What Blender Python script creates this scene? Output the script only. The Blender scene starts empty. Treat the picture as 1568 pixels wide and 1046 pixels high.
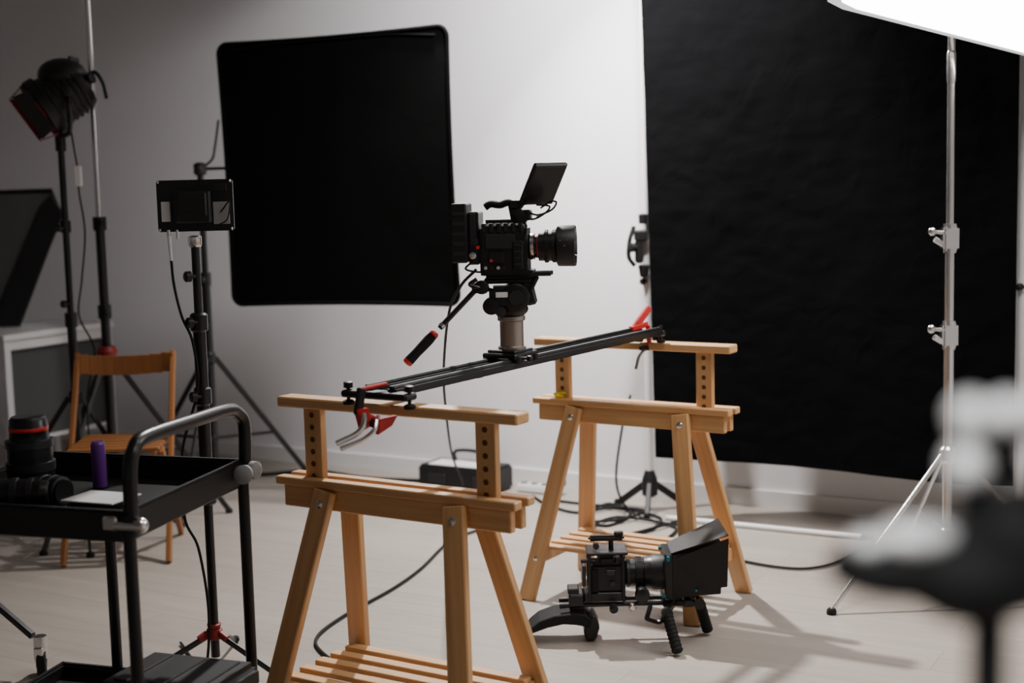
import bpy, bmesh, math, random
from mathutils import Matrix, Vector, Euler, noise
random.seed(4)
D=math.radians
C=bpy.context
# ------------------------------------------------------------------ materials
def nodes(name):
    m=bpy.data.materials.new(name); m.use_nodes=True
    nt=m.node_tree; p=nt.nodes["Principled BSDF"]
    return m,nt,p
def mat(name,col,rough=.5,metal=0.,spec=.5,bump=0.,bscale=40.,var=0.,coat=0.,sheen=0.,emis=None,es=0.):
    m,nt,p=nodes(name)
    p.inputs["Base Color"].default_value=(*col,1); p.inputs["Roughness"].default_value=rough
    p.inputs["Metallic"].default_value=metal; p.inputs["Specular IOR Level"].default_value=spec
    p.inputs["Coat Weight"].default_value=coat; p.inputs["Sheen Weight"].default_value=sheen
    tc=nt.nodes.new("ShaderNodeTexCoord"); n=nt.nodes.new("ShaderNodeTexNoise")
    n.inputs["Scale"].default_value=bscale; n.inputs["Detail"].default_value=4
    nt.links.new(tc.outputs["Object"],n.inputs["Vector"])
    if bump>0:
        b=nt.nodes.new("ShaderNodeBump"); b.inputs["Strength"].default_value=bump; b.inputs["Distance"].default_value=.01
        nt.links.new(n.outputs["Fac"],b.inputs["Height"]); nt.links.new(b.outputs[0],p.inputs["Normal"])
    if var>0:
        r=nt.nodes.new("ShaderNodeMapRange"); r.inputs["To Min"].default_value=max(0,rough-var); r.inputs["To Max"].default_value=min(1,rough+var)
        nt.links.new(n.outputs["Fac"],r.inputs["Value"]); nt.links.new(r.outputs[0],p.inputs["Roughness"])
    if emis:
        p.inputs["Emission Color"].default_value=(*emis,1); p.inputs["Emission Strength"].default_value=es
    return m
def wood(name,c1,c2,rough=.45):
    m,nt,p=nodes(name); L=nt.links.new
    uv=nt.nodes.new("ShaderNodeUVMap"); mp=nt.nodes.new("ShaderNodeMapping"); mp.inputs["Scale"].default_value=(2.2,45,1)
    n=nt.nodes.new("ShaderNodeTexNoise"); n.inputs["Scale"].default_value=1; n.inputs["Detail"].default_value=5; n.inputs["Distortion"].default_value=.6
    cr=nt.nodes.new("ShaderNodeValToRGB"); cr.color_ramp.elements[0].position=.3; cr.color_ramp.elements[1].position=.72
    cr.color_ramp.elements[0].color=(*c2,1); cr.color_ramp.elements[1].color=(*c1,1)
    L(uv.outputs[0],mp.inputs[0]); L(mp.outputs[0],n.inputs["Vector"]); L(n.outputs["Fac"],cr.inputs[0]); L(cr.outputs[0],p.inputs["Base Color"])
    b=nt.nodes.new("ShaderNodeBump"); b.inputs["Strength"].default_value=.12; b.inputs["Distance"].default_value=.003
    L(n.outputs["Fac"],b.inputs["Height"]); L(b.outputs[0],p.inputs["Normal"])
    p.inputs["Roughness"].default_value=rough
    return m
def floor_mat():
    m,nt,p=nodes("pale_laminate"); L=nt.links.new
    tc=nt.nodes.new("ShaderNodeTexCoord"); mp=nt.nodes.new("ShaderNodeMapping"); mp.inputs["Rotation"].default_value=(0,0,D(30))
    br=nt.nodes.new("ShaderNodeTexBrick"); br.inputs["Scale"].default_value=1; br.inputs["Brick Width"].default_value=1.25; br.inputs["Row Height"].default_value=.19
    br.inputs["Mortar Size"].default_value=.0013; br.inputs["Color1"].default_value=(.375,.333,.295,1); br.inputs["Color2"].default_value=(.345,.306,.270,1); br.inputs["Mortar"].default_value=(.24,.21,.185,1)
    br.offset=.37
    m2=nt.nodes.new("ShaderNodeMapping"); m2.inputs["Scale"].default_value=(1.6,22,1)
    n=nt.nodes.new("ShaderNodeTexNoise"); n.inputs["Scale"].default_value=1.; n.inputs["Detail"].default_value=7; n.inputs["Distortion"].default_value=.8
    mx=nt.nodes.new("ShaderNodeMixRGB"); mx.blend_type='MULTIPLY'; mx.inputs[0].default_value=.55
    cr=nt.nodes.new("ShaderNodeValToRGB"); cr.color_ramp.elements[0].position=.3; cr.color_ramp.elements[0].color=(.76,.73,.70,1); cr.color_ramp.elements[1].position=.7; cr.color_ramp.elements[1].color=(1,1,1,1)
    L(tc.outputs["Object"],mp.inputs[0]); L(mp.outputs[0],br.inputs["Vector"]); L(mp.outputs[0],m2.inputs[0]); L(m2.outputs[0],n.inputs["Vector"])
    L(n.outputs["Fac"],cr.inputs[0]); L(br.outputs["Color"],mx.inputs[1]); L(cr.outputs[0],mx.inputs[2]); L(mx.outputs[0],p.inputs["Base Color"])
    p.inputs["Roughness"].default_value=.45
    return m
def cloth_mat(name,col,st=.12,spec=.12):
    m,nt,p=nodes(name); L=nt.links.new
    tc=nt.nodes.new("ShaderNodeTexCoord")
    n=nt.nodes.new("ShaderNodeTexNoise"); n.inputs["Scale"].default_value=6; n.inputs["Detail"].default_value=5; n.inputs["Distortion"].default_value=.8
    b=nt.nodes.new("ShaderNodeBump"); b.inputs["Strength"].default_value=st; b.inputs["Distance"].default_value=.03
    L(tc.outputs["Object"],n.inputs["Vector"]); L(n.outputs["Fac"],b.inputs["Height"]); L(b.outputs[0],p.inputs["Normal"])
    p.inputs["Base Color"].default_value=(*col,1); p.inputs["Roughness"].default_value=.85; p.inputs["Specular IOR Level"].default_value=spec
    return m
WALL=mat("wall_paint",(.74,.725,.735),.8,bump=.06,bscale=30)
CEIL=mat("ceiling_paint",(.36,.36,.36),.9,bump=.03)
BASEB=mat("baseboard_white",(.72,.71,.70),.45,bump=.02)
FLOOR=floor_mat()
PINE=wood("pine_wood",(.67,.385,.175),(.55,.295,.118))
PINE2=wood("chair_wood",(.30,.115,.030),(.22,.08,.02))
CLOTH=cloth_mat("black_duvetyne",(.0022,.0022,.0026),.24,.040)
FLAGC=cloth_mat("black_flag_cloth",(.0025,.0025,.0025),.08,.06)
BLK=mat("black_plastic",(.007,.007,.0075),.48,spec=.4,bump=.04,bscale=200)
BLM=mat("black_metal",(.008,.008,.009),.34,metal=.2,spec=.5,var=.08)
RUB=mat("black_rubber",(.006,.006,.006),.75,spec=.3,bump=.1,bscale=150)
DGR=mat("dark_grey_metal",(.035,.035,.038),.4,metal=.6,var=.1)
CHR=mat("chrome_steel",(.68,.67,.66),.22,metal=1.,var=.06)
BRZ=mat("anodized_riser",(.34,.29,.25),.35,metal=.9,var=.08)
WPT=mat("white_enamel",(.70,.69,.68),.35,bump=.02)
WPL=mat("white_plastic",(.75,.75,.74),.4,bump=.02)
GRY=mat("grey_fabric_mesh",(.07,.07,.07),.8,bump=.2,bscale=300)
RED=mat("red_anodized",(.58,.015,.015),.35,spec=.6,var=.05)
DRED=mat("dark_red_paint",(.20,.008,.007),.5,var=.05)
PUR=mat("purple_plastic",(.15,.035,.27),.4,var=.05)
TEAL=mat("teal_anodized",(.01,.16,.20),.35,metal=.4,var=.05)
YEL=mat("yellow_plastic",(.75,.60,.03),.4,var=.05)
GLS=mat("lens_glass",(.005,.006,.012),.05,spec=1.,coat=1.,var=.02)
SCR=mat("screen_glass",(.004,.004,.005),.35,spec=.25,var=.03)
GRN=mat("green_plug",(.02,.4,.1),.4,var=.05)
DIFF=mat("softbox_diffuser",(.9,.9,.9),.9,bump=.02,emis=(1,.985,.97),es=15)
DIFE=mat("softbox_diffuser_edge",(.8,.8,.8),.9,bump=.02,emis=(.92,.97,1),es=.8)
SBR=mat("softbox_rim_fabric",(.75,.75,.76),.8,bump=.05)
HOLE=mat("hole_shade_disc",(.10,.045,.015),.9,bump=.05)  # dark colour of flat discs stands in for shade inside the holes
LGR=mat("grey_plastic",(.30,.30,.30),.5,bump=.03)
# ------------------------------------------------------------------ builder
def cat(pts,n=8):
    P=[Vector(p) for p in pts]
    if len(P)<3: return P
    Q=[2*P[0]-P[1]]+P+[2*P[-1]-P[-2]]; out=[]
    for i in range(1,len(Q)-2):
        a,b,c,d=Q[i-1],Q[i],Q[i+1],Q[i+2]
        for k in range(n):
            t=k/n
            out.append(.5*((2*b)+(-a+c)*t+(2*a-5*b+4*c-d)*t*t+(-a+3*b-3*c+d)*t**3))
    out.append(P[-1]); return out
def frame(d,up=None):
    d=Vector(d).normalized(); up=Vector(up) if up else Vector((0,0,1))
    if abs(d.dot(up.normalized()))>.98: up=Vector((0,1,0)) if abs(d.y)<.9 else Vector((1,0,0))
    s=up.cross(d).normalized(); u=d.cross(s)
    return Matrix((d,s,u)).transposed()   # x=dir y=side z=up
class B:
    def __init__(s,name,loc=(0,0,0),M=None):
        s.name=name; s.bm=bmesh.new(); s.bm.loops.layers.uv.new("UVMap"); s.mats=[]; s.loc=Vector(loc); s.M=M or Matrix()
    def mi(s,m):
        if m not in s.mats: s.mats.append(m)
        return s.mats.index(m)
    def add(s,t,m,X=None):
        uv=t.loops.layers.uv.get("UVMap") or t.loops.layers.uv.new("UVMap")
        xs=[[v.co[i] for v in t.verts] for i in range(3)]
        ext=[max(a)-min(a) for a in xs]; L=ext.index(max(ext)); o=[i for i in range(3) if i!=L]; ro=random.random()*9
        for f in t.faces:
            f.material_index=s.mi(m) if m else f.material_index
            for l in f.loops: l[uv].uv=(l.vert.co[L]+ro,l.vert.co[o[0]]+l.vert.co[o[1]]*1.3+ro)
        bmesh.ops.recalc_face_normals(t,faces=t.faces)
        if X is not None: t.transform(X)
        t.transform(s.M)
        me=bpy.data.meshes.new("t"); t.to_mesh(me); s.bm.from_mesh(me); bpy.data.meshes.remove(me); t.free()
    def box(s,c,size,m,rot=None,bev=.003,seg=1):
        t=bmesh.new(); bmesh.ops.create_cube(t,size=1); t.transform(Matrix.Diagonal((*size,1)))
        if bev: bmesh.ops.bevel(t,geom=t.edges[:],offset=min(bev,min(size)*.45),segments=seg,affect='EDGES')
        X=Matrix.Translation(c)
        if rot is not None:
            R=rot.to_4x4() if isinstance(rot,Matrix) else Euler([D(a) for a in rot]).to_matrix().to_4x4()
            X=X@R
        s.add(t,m,X)
    def beam(s,a,b,w,h,m,up=None,bev=.003):
        a=Vector(a);b=Vector(b); s.box((a+b)/2,((b-a).length,w,h),m,rot=frame(b-a,up),bev=bev)
    def lathe(s,p,d,prof,m,seg=28):
        t=bmesh.new(); rings=[]
        for pr in prof:
            x,r=pr[0],max(pr[1],1e-5)
            rings.append([t.verts.new((x,r*math.cos(k*2*math.pi/seg),r*math.sin(k*2*math.pi/seg))) for k in range(seg)])
        for i in range(len(rings)-1):
            mm=prof[i+1][2] if len(prof[i+1])>2 else m
            for k in range(seg):
                f=t.faces.new((rings[i][k],rings[i][(k+1)%seg],rings[i+1][(k+1)%seg],rings[i+1][k])); f.material_index=s.mi(mm)
        f=t.faces.new(rings[0][::-1]); f.material_index=s.mi(m)
        f=t.faces.new(rings[-1]); f.material_index=s.mi(prof[-1][2] if len(prof[-1])>2 else m)
        s.add(t,None,Matrix.Translation(p)@frame(d).to_4x4())
    def cyl(s,a,b,r,m,r2=None,seg=20,bev=0):
        a=Vector(a);b=Vector(b);L=(b-a).length; r2=r if r2 is None else r2
        if bev: prof=[(0,r-bev),(bev,r),(L-bev,r2),(L,r2-bev)]
        else: prof=[(0,r),(L,r2)]
        s.lathe(a,b-a,prof,m,seg)
    def tube(s,pts,r,m,seg=8,n=8,smooth=True,closed=False):
        P=cat(pts,n) if smooth else [Vector(p) for p in pts]
        t=bmesh.new(); rings=[]; u=None
        for i,p in enumerate(P):
            d=(P[min(i+1,len(P)-1)]-P[max(i-1,0)])
            if closed and i in(0,len(P)-1): d=P[1]-P[-2]
            d.normalize()
            if u is None:
                F=frame(d); sd=Vector((F[0][1],F[1][1],F[2][1]))
            else:
                sd=(u-d*u.dot(d)).normalized()
            u=sd; w=d.cross(sd); rr=r[i] if isinstance(r,list) else r
            rings.append([t.verts.new(p+rr*(math.cos(k*2*math.pi/seg)*sd+math.sin(k*2*math.pi/seg)*w)) for k in range(seg)])
        for i in range(len(rings)-1):
            for k in range(seg): t.faces.new((rings[i][k],rings[i][(k+1)%seg],rings[i+1][(k+1)%seg],rings[i+1][k]))
        if not closed: t.faces.new(rings[0][::-1]); t.faces.new(rings[-1])
        s.add(t,m)
    def sph(s,c,r,m,seg=20):
        t=bmesh.new(); bmesh.ops.create_uvsphere(t,u_segments=seg,v_segments=seg//2,radius=1)
        r=(r,r,r) if not hasattr(r,'__len__') else r
        s.add(t,m,Matrix.Translation(c)@Matrix.Diagonal((*r,1)))
    def prism(s,pts,vec,m,bev=0):
        t=bmesh.new(); v=Vector(vec); a=[t.verts.new(p) for p in pts]; b=[t.verts.new(Vector(p)+v) for p in pts]; n=len(pts)
        t.faces.new(a); t.faces.new(b[::-1])
        for i in range(n): t.faces.new((a[i],b[i],b[(i+1)%n],a[(i+1)%n]))
        if bev: bmesh.ops.bevel(t,geom=t.edges[:],offset=bev,segments=1,affect='EDGES')
        s.add(t,m)
    def loft(s,r1,r2,m,thick=0):
        t=bmesh.new(); a=[t.verts.new(p) for p in r1]; b=[t.verts.new(p) for p in r2]; n=len(a)
        for i in range(n): t.faces.new((a[i],b[i],b[(i+1)%n],a[(i+1)%n]))
        if thick:
            bmesh.ops.recalc_face_normals(t,faces=t.faces)
            bmesh.ops.solidify(t,geom=t.faces[:],thickness=thick)
        s.add(t,m)
    def done(s,ang=35):
        s.bm.transform(Matrix.Translation(-s.loc))
        me=bpy.data.meshes.new(s.name+"_mesh"); s.bm.to_mesh(me); s.bm.free()
        for m in s.mats: me.materials.append(m)
        for p in me.polygons: p.use_smooth=True
        me.set_sharp_from_angle(angle=D(ang))
        o=bpy.data.objects.new(s.name,me); o.location=s.loc; C.collection.objects.link(o); return o
# ------------------------------------------------------------------ room
T=Vector((.866,-.5,0)); N=Vector((-.5,-.866,0)); W0=Vector((0,6.85,0))
def R(t,n,z=0): return W0+T*t+N*n+Vector((0,0,z))
def slab(name,t0,t1,n0,n1,z0,z1,m):
    b=B(name,R((t0+t1)/2,(n0+n1)/2,(z0+z1)/2))
    pts=[R(t0,n0,z0),R(t1,n0,z0),R(t1,n1,z0),R(t0,n1,z0)]
    b.prism(pts,(0,0,z1-z0),m); return b.done()
t0,t1,n1,HC=-3.9,4.7,7.4,3.3
slab("floor",t0-.1,t1+.1,-.1,n1+.1,-.08,0,FLOOR)
slab("ceiling",t0-.1,t1+.1,-.1,n1+.1,HC,HC+.08,CEIL)
slab("wall_back",t0-.1,t1+.1,-.1,0,0,HC,WALL)
slab("wall_left",t0-.1,t0,0,n1,0,HC,WALL)
slab("wall_right",t1,t1+.1,0,n1,0,HC,WALL)
slab("wall_front",t0-.1,t1+.1,n1,n1+.1,0,HC,WALL)
slab("baseboard_back",t0,t1,0,.015,0,.075,BASEB)
slab("baseboard_left",t0,t0+.015,.015,n1,0,.075,BASEB)
# ------------------------------------------------------------------ sawhorses
def sawhorse():
    b=B("sawhorse")
    dz=-.037
    b.box((0,0,.895),(.76,.062,.028),PINE,bev=.004)                 # top bar
    for x in(-.275,.275):
        b.box((x,0,.765),(.058,.024,.242),PINE,bev=.002)
        for i in range(6):
            z=.862-i*.033
            for sg in(-1,1): b.cyl((x,sg*.0118,z),(x,sg*.0126,z),.0078,HOLE,seg=14)
    for sg in(-1,1):
        b.box((0,sg*.031,.721+dz),(.76,.036,.022),PINE,bev=.003)        # top cap rails
        b.box((0,sg*.026,.680+dz),(.72,.024,.058),PINE,bev=.003)        # side rails
        for sx in(-1,1):
            top=Vector((sx*.205,sg*.052,.708+dz)); ft=Vector((sx*.320,sg*.215,.0))
            d=(ft-top).normalized()
            b.beam(top,ft,.024,.062,PINE,up=(1,0,0),bev=.003)
            c=top+d*.035+Vector((0,sg*.014,0))
            b.lathe(c-Vector((0,sg*.004,0)),(0,sg,.2),[(0,.011),(.003,.011),(.006,.007),(.008,.001)],CHR,16)
    for sx in(-1,1):
        b.beam((sx*.288,-.175,.150),(sx*.288,.175,.150),.022,.045,PINE)
        b.lathe((sx*.288,-.20,.150),(0,-1,0),[(0,.008),(.004,.008),(.007,.001)],CHR,12)
    for i in range(5):
        y=-.13+i*.065
        b.box((0,y,.179),(.59,.036,.014),PINE,bev=.002)
    return b
o1=sawhorse().done(); o1.location=(-.300,3.615,0); o1.rotation_euler=(0,0,D(-32))
bmx=bmesh.new(); bmx.from_mesh(o1.data)
bmesh.ops.bisect_plane(bmx,geom=bmx.verts[:]+bmx.edges[:]+bmx.faces[:],plane_co=(0,0,.002),plane_no=(0,0,-1),clear_outer=True)
bmesh.ops.holes_fill(bmx,edges=[e for e in bmx.edges if e.is_boundary],sides=0)
bmx.to_mesh(o1.data); bmx.free()
o2=bpy.data.objects.new("sawhorse",o1.data); C.collection.objects.link(o2); o2.location=(.415,4.895,0); o2.rotation_euler=(0,0,D(-32))
b=B("yellow_clip",(.16,5.04,.71)); b.box((.165,5.03,.702),(.035,.02,.014),YEL,bev=.004); b.cyl((.145,5.035,.708),(.185,5.02,.712),.005,YEL); b.done()
# ------------------------------------------------------------------ slider
SM=Matrix.Translation((-.34,3.55,.0))@frame((.54,.842,0)).to_4x4()
b=B("camera_slider",(-.34,3.55,.93),SM)
SL=1.50
for sg in(-1,1):
    b.box((SL/2,sg*.038,.950),(SL,.028,.026),BLM,bev=.006,seg=2)
    b.box((SL/2,sg*.038,.964),(SL,.010,.004),DGR,bev=.001)
    b.box((SL/2,sg*.022,.943),(SL,.008,.008),BLK,bev=.001)
for x,w in((.0,.21),(SL,.10)):
    b.box((x,0,.942),(.05,w,.018),BLK,bev=.005)
    for sg in(-1,1):
        y=sg*(w/2-.008)
        b.cyl((x,y,.912),(x,y,.970),.005,BLM)
        b.lathe((x,y,.912),(0,0,1),[(0,.014),(.008,.016),(.012,.01)],RUB)
        if w>.15: b.lathe((x,y,.955),(0,0,1),[(0,.012),(.014,.012),(.016,.008)],BLK)
for x in(.4,.8,1.2): b.box((x,0,.94),(.03,.09,.01),BLK)
cx=.62
b.box((cx,0,.973),(.125,.115,.016),BLM,bev=.004)
b.box((cx,0,.984),(.10,.095,.010),BLK,bev=.003)
for sx in(-1,1):
    for sg in(-1,1): b.cyl((cx+sx*.045,sg*.05,.955),(cx+sx*.045,sg*.05,.972),.013,RUB)
b.cyl((cx-.02,-.056,.965),(cx-.02,-.075,.965),.006,CHR); b.lathe((cx-.02,-.073,.965),(0,-1,0),[(0,.010),(.010,.010),(.012,.007)],BLK)
b.done()
b=B("hand_clamp",(-.36,3.55,.92))
b.beam((-.385,3.515,.9615),(-.318,3.56,.968),.012,.010,RED)
b.beam((-.378,3.510,.966),(-.388,3.50,.90),.016,.022,BLM)
b.beam((-.388,3.50,.905),(-.345,3.53,.880),.016,.018,RED)
b.prism([(-.400,3.50,.915),(-.372,3.51,.918),(-.365,3.51,.872),(-.388,3.50,.860)],(.012,-.012,0),RED,bev=.002)
b.prism([(-.345,3.52,.886),(-.300,3.54,.892),(-.315,3.54,.866),(-.350,3.52,.846)],(.010,-.014,0),RED,bev=.002)
b.tube([(-.372,3.49,.905),(-.372,3.48,.880),(-.390,3.47,.858),(-.438,3.45,.838)],.0075,CHR)
b.tube([(-.342,3.50,.885),(-.348,3.48,.862),(-.378,3.465,.842),(-.428,3.445,.826)],.0065,CHR)
b.cyl((-.352,3.495,.878),(-.352,3.53,.880),.010,BLK)
b.cyl((-.345,3.525,.860),(-.34,3.53,.893),.005,CHR)
b.done()
b=B("hand_clamp",(.45,4.82,.95))
b.beam((.400,4.775,.962),(.460,4.815,.975),.022,.018,RED)
b.beam((.423,4.79,.975),(.470,4.82,1.030),.016,.024,RED)
b.beam((.408,4.78,.960),(.438,4.80,.998),.014,.018,RED)
b.beam((.465,4.83,.97),(.470,4.835,.885),.016,.016,RED)
b.tube([(.465,4.835,.89),(.435,4.825,.865),(.42,4.81,.82)],.006,CHR)
b.beam((.470,4.835,.888),(.435,4.82,.890),.016,.014,BLK)
b.done()
# ------------------------------------------------------------------ fluid head
Y0=4.075
b=B("fluid_head",(-.002,Y0,.99))
b.lathe((.000,Y0,.989),(0,0,1),[(0,.040),(.006,.040),(.010,.034),(.080,.034),(.083,.040),(.094,.040),(.098,.035)],BRZ,36)
b.lathe((.000,Y0,1.084),(0,0,1),[(0,.036),(.012,.048),(.02,.050),(.03,.047)],BLM,32)
b.lathe((.014,Y0-.062,1.140),(0,1,0),[(0,.032),(.004,.040),(.04,.042),(.085,.042),(.120,.040),(.124,.032)],BLM,32)
b.lathe((.014,Y0-.070,1.140),(0,1,0),[(0,.020),(.009,.022)],DGR,24)
b.box((-.012,Y0-.02,1.14),(.100,.085,.066),BLM,bev=.012,seg=2)
b.box((-.026,Y0-.066,1.150),(.034,.003,.015),WPL,bev=.001)
b.box((.052,Y0,1.155),(.035,.07,.080),BLK,rot=(0,-12,0),bev=.008)
b.lathe((-.050,Y0-.03,1.118),(-.2,-1,0),[(0,.024),(.02,.026),(.038,.024),(.042,.014)],BLM,24)
b.lathe((-.030,Y0-.05,1.102),(0,-1,0),[(0,.014),(.02,.015),(.022,.008)],DGR,20)
b.box((-.005,Y0,1.186),(.140,.075,.014),BLK,bev=.003)
b.box((.005,Y0,1.196),(.150,.062,.012),BLM,bev=.003)
b.box((.066,Y0-.01,1.176),(.012,.06,.05),BLK,rot=(0,28,0))
b.lathe((-.080,Y0-.035,1.170),(-.2,-1,.1),[(0,.020),(.018,.020),(.022,.012)],BLM,20)
b.tube([(-.05,Y0-.03,1.16),(-.085,Y0-.05,1.17),(-.115,Y0-.05,1.18),(-.095,Y0-.05,1.195)],.006,BLM)
a=Vector((-.085,4.05,1.178)); e=Vector((-.302,3.98,.962)); d=e-a
b.tube([a+Vector((.03,.0,.012)),a,a+d*.55],.0078,BLM,smooth=False)
b.lathe(a+d*.5,d,[(0,.0095),(.01,.010)],CHR)
b.lathe(a+d*.60,d,[(0,.010),(.006,.0135,RED),(.012,.0135,RED),(.013,.013,RUB),(.03,.015,RUB),(.08,.0135,RUB),(.112,.0145,RUB),(.113,.0145,RED),(.12,.014,RED),(.123,.008,RED)],RUB)
b.cyl(a+Vector((-.012,-.02,-.01)),a+Vector((-.012,.02,-.01)),.014,BLM)
b.done()
# ------------------------------------------------------------------ cinema camera
yaw=Matrix.Translation((0,Y0,0))@Matrix.Rotation(D(-7),4,'Z')
b=B("cinema_camera",(0,Y0,1.28),yaw)
b.box((-.012,0,1.273),(.135,.115,.140),BLK,bev=.008,seg=2)          # body
b.box((-.005,0,1.210),(.150,.085,.014),BLM,bev=.002)
for i in range(6):                                                    # heat fins / top brick
    b.box((-.066+i*.021,-.001,1.338),(.012,.118,.026),BLM,bev=.002)
b.box((-.020,-.060,1.300),(.085,.006,.042),DGR,bev=.002)
b.box((-.030,-.062,1.255),(.045,.008,.030),BLM,bev=.002)
for i in range(4): b.cyl((-.062+i*.018,-.056,1.226),(-.062+i*.018,-.063,1.226),.005,DGR if i%2 else CHR,seg=12)
b.cyl((-.045,-.058,1.247),(-.045,-.067,1.247),.0045,RED,seg=12)
b.box((.030,-.061,1.262),(.030,.010,.080),BLM,bev=.003)
for i in range(4): b.box((.030,-.067,1.235+i*.018),(.016,.004,.006),DGR,bev=.001)
b.box((-.096,0,1.310),(.030,.105,.150),BLM,bev=.004)
b.box((-.137,-.004,1.325),(.046,.112,.168),BLK,bev=.004,seg=1)
for i in range(7): b.box((-.161,-.004,1.262+i*.021),(.004,.09,.008),DGR,bev=.001)
for i in range(5): b.box((-.137,-.060,1.268+i*.028),(.034,.004,.010),DGR,bev=.001)
b.box((-.098,-.054,1.335),(.016,.006,.09),DGR,bev=.001)
b.lathe((-.098,-.053,1.262),(0,-1,0),[(0,.010),(.01,.010),(.012,.006)],CHR,16)
b.lathe((-.090,-.053,1.30),(0,-1,0),[(0,.009),(.014,.009)],DGR,16)
b.cyl((-.082,-.062,1.285),(-.082,-.070,1.285),.005,RED,seg=12)
b.lathe((.054,0,1.282),(1,0,0),[(0,.034),(.008,.038),(.014,.038,CHR),(.018,.038,CHR),(.019,.033,BLM),(.026,.033,BLM),(.027,.034,RED),(.030,.034,RED),
  (.031,.042,BLM),(.046,.042,BLM),(.047,.045,DGR),(.058,.045,DGR),(.059,.043,BLM),(.068,.043,BLM),(.069,.046,DGR),(.080,.046,DGR),(.082,.052,BLM),(.086,.058,BLM),(.132,.059,BLK),(.136,.057,BLK),(.136,.051,BLK),(.118,.040,GLS),(.122,.018,GLS),(.124,.001,GLS)],BLM,48)
for k in range(40):
    A=k*2*math.pi/40
    for x in(.1065,.129): b.box((x,.0455*math.cos(A),1.282+.0455*math.sin(A)),(.009,.003,.003),BLK,rot=(math.degrees(A),0,0),bev=0)
for i,(x,z) in enumerate([(.15,1.30),(.162,1.285),(.15,1.27),(.17,1.30)]): b.box((x,-.0575+abs(z-1.285)*.2,z),(.005,.002,.002),LGR,bev=0)
b.cyl((.0,-.03,1.205),(.12,-.03,1.205),.0065,BLM); b.cyl((.0,.03,1.205),(.12,.03,1.205),.0065,BLM)
b.box((-.01,0,1.356),(.11,.05,.010),BLM,bev=.002)
b.beam((.02,0,1.355),(.012,0,1.402),.024,.026,BLK,up=(1,0,0))
b.tube([(.022,0,1.392),(.0,0,1.408),(-.025,0,1.402),(-.052,0,1.405),(-.068,0,1.396)],.0105,RUB)
b.box((.022,0,1.402),(.036,.034,.024),BLM,bev=.003)
b.lathe((.032,-.02,1.378),(0,-1,0),[(0,.014),(.018,.014),(.02,.008)],BLM)
b.lathe((.04,-.005,1.362),(0,-1,0),[(0,.016),(.03,.016)],BLM)
b.box((.050,0,1.372),(.03,.05,.03),BLM,bev=.004)
b.tube([(.030,0,1.395),(.042,0,1.408),(.060,-.005,1.418)],.009,BLM)
b.cyl((.048,-.02,1.412),(.048,.015,1.412),.012,BLM)
c=Vector((.101,-.005,1.459)); av=Vector((.086,.085,0)); bv=Vector((.054,-.0546,.114))
Rm=Matrix((av.normalized(),bv.normalized(),av.cross(bv).normalized())).transposed()
b.box(c,(av.length,bv.length,.014),BLK,rot=Rm,bev=.004)
nn=av.cross(bv).normalized()
b.box(c+nn*.0072,(av.length*.88,bv.length*.84,.001),SCR,rot=Rm,bev=0); b.box(c-nn*.009,(av.length*.5,bv.length*.5,.008),BLK,rot=Rm,bev=.003)
b.tube([(.045,-.01,1.385),(.085,-.03,1.372),(.125,-.03,1.385),(.138,-.01,1.405),(.120,.01,1.408),(.09,.01,1.39)],.0028,RUB)
b.tube([(.04,-.01,1.375),(.07,-.04,1.36),(.105,-.035,1.375),(.118,-.01,1.395),(.08,0,1.40)],.0028,RUB)
b.box((.088,-.034,1.368),(.01,.006,.006),GRN,bev=.001)
b.tube([(.045,-.02,1.36),(.055,-.05,1.33),(.045,-.062,1.29)],.003,RUB)
b.tube([(-.1,-.055,1.245),(-.12,-.06,1.225),(-.09,-.05,1.215),(-.06,-.045,1.215)],.003,RUB)
b.done()
# ------------------------------------------------------------------ flag (black panel) + stand
def rrect(w,h,r,sag,n=6,m=10):
    pts=[]
    cs=[(w/2-r,h/2-r,0),(-w/2+r,h/2-r,90),(-w/2+r,-h/2+r,180),(w/2-r,-h/2+r,270)]
    for i,(x,y,a) in enumerate(cs):
        for k in range(n+1):
            A=D(a+90*k/n); pts.append(Vector((x+r*math.cos(A),y+r*math.sin(A),0)))
        nx,ny,na=cs[(i+1)%4]; A=D(a+90); p=Vector((x+r*math.cos(A),y+r*math.sin(A),0)); q=Vector((nx+r*math.cos(A),ny+r*math.sin(A),0))
        for k in range(1,m):
            t=k/m; v=p.lerp(q,t); v-=Vector((math.cos(A),math.sin(A),0))*sag*4*t*(1-t); pts.append(v)
    return pts
fc=Vector((-.760,6.320,1.53)); fx=Vector((1.05,-.45,.012)).normalized(); fz=Vector((-.016,0,1)).normalized()
FM=Matrix.Translation(fc)@Matrix((fx,fz,fx.cross(fz))).transposed().to_4x4()
b=B("black_flag_panel",fc,FM)
P=rrect(1.15,1.18,.045,.008)
t=bmesh.new(); cen=t.verts.new((0,0,-.012)); rings=[]
for k in range(1,9):
    f=k/8; rings.append([t.verts.new((p.x*f,p.y*f,-.012*(1-f*f)+.004*noise.noise(Vector((p.x*f*3,p.y*f*3,1))))) for p in P])
n=len(P)
for i in range(n): t.faces.new((cen,rings[0][i],rings[0][(i+1)%n]))
for k in range(7):
    for i in range(n): t.faces.new((rings[k][i],rings[k+1][i],rings[k+1][(i+1)%n],rings[k][(i+1)%n]))
b.add(t,FLAGC)
b.tube(P+[P[0]],.009,FLAGC,smooth=False,closed=True)
b.tube([(-.52,.555,.006),(-.3,.572,.004),(0,.575,.004),(.3,.572,.004),(.52,.555,.006)],.003,BLM)
b.beam((-.5,.2,-.03),(.2,.2,-.03),.015,.015,BLM); b.beam((-.5,-.5,-.02),(.5,-.5,-.02),.01,.01,BLM)
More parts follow.
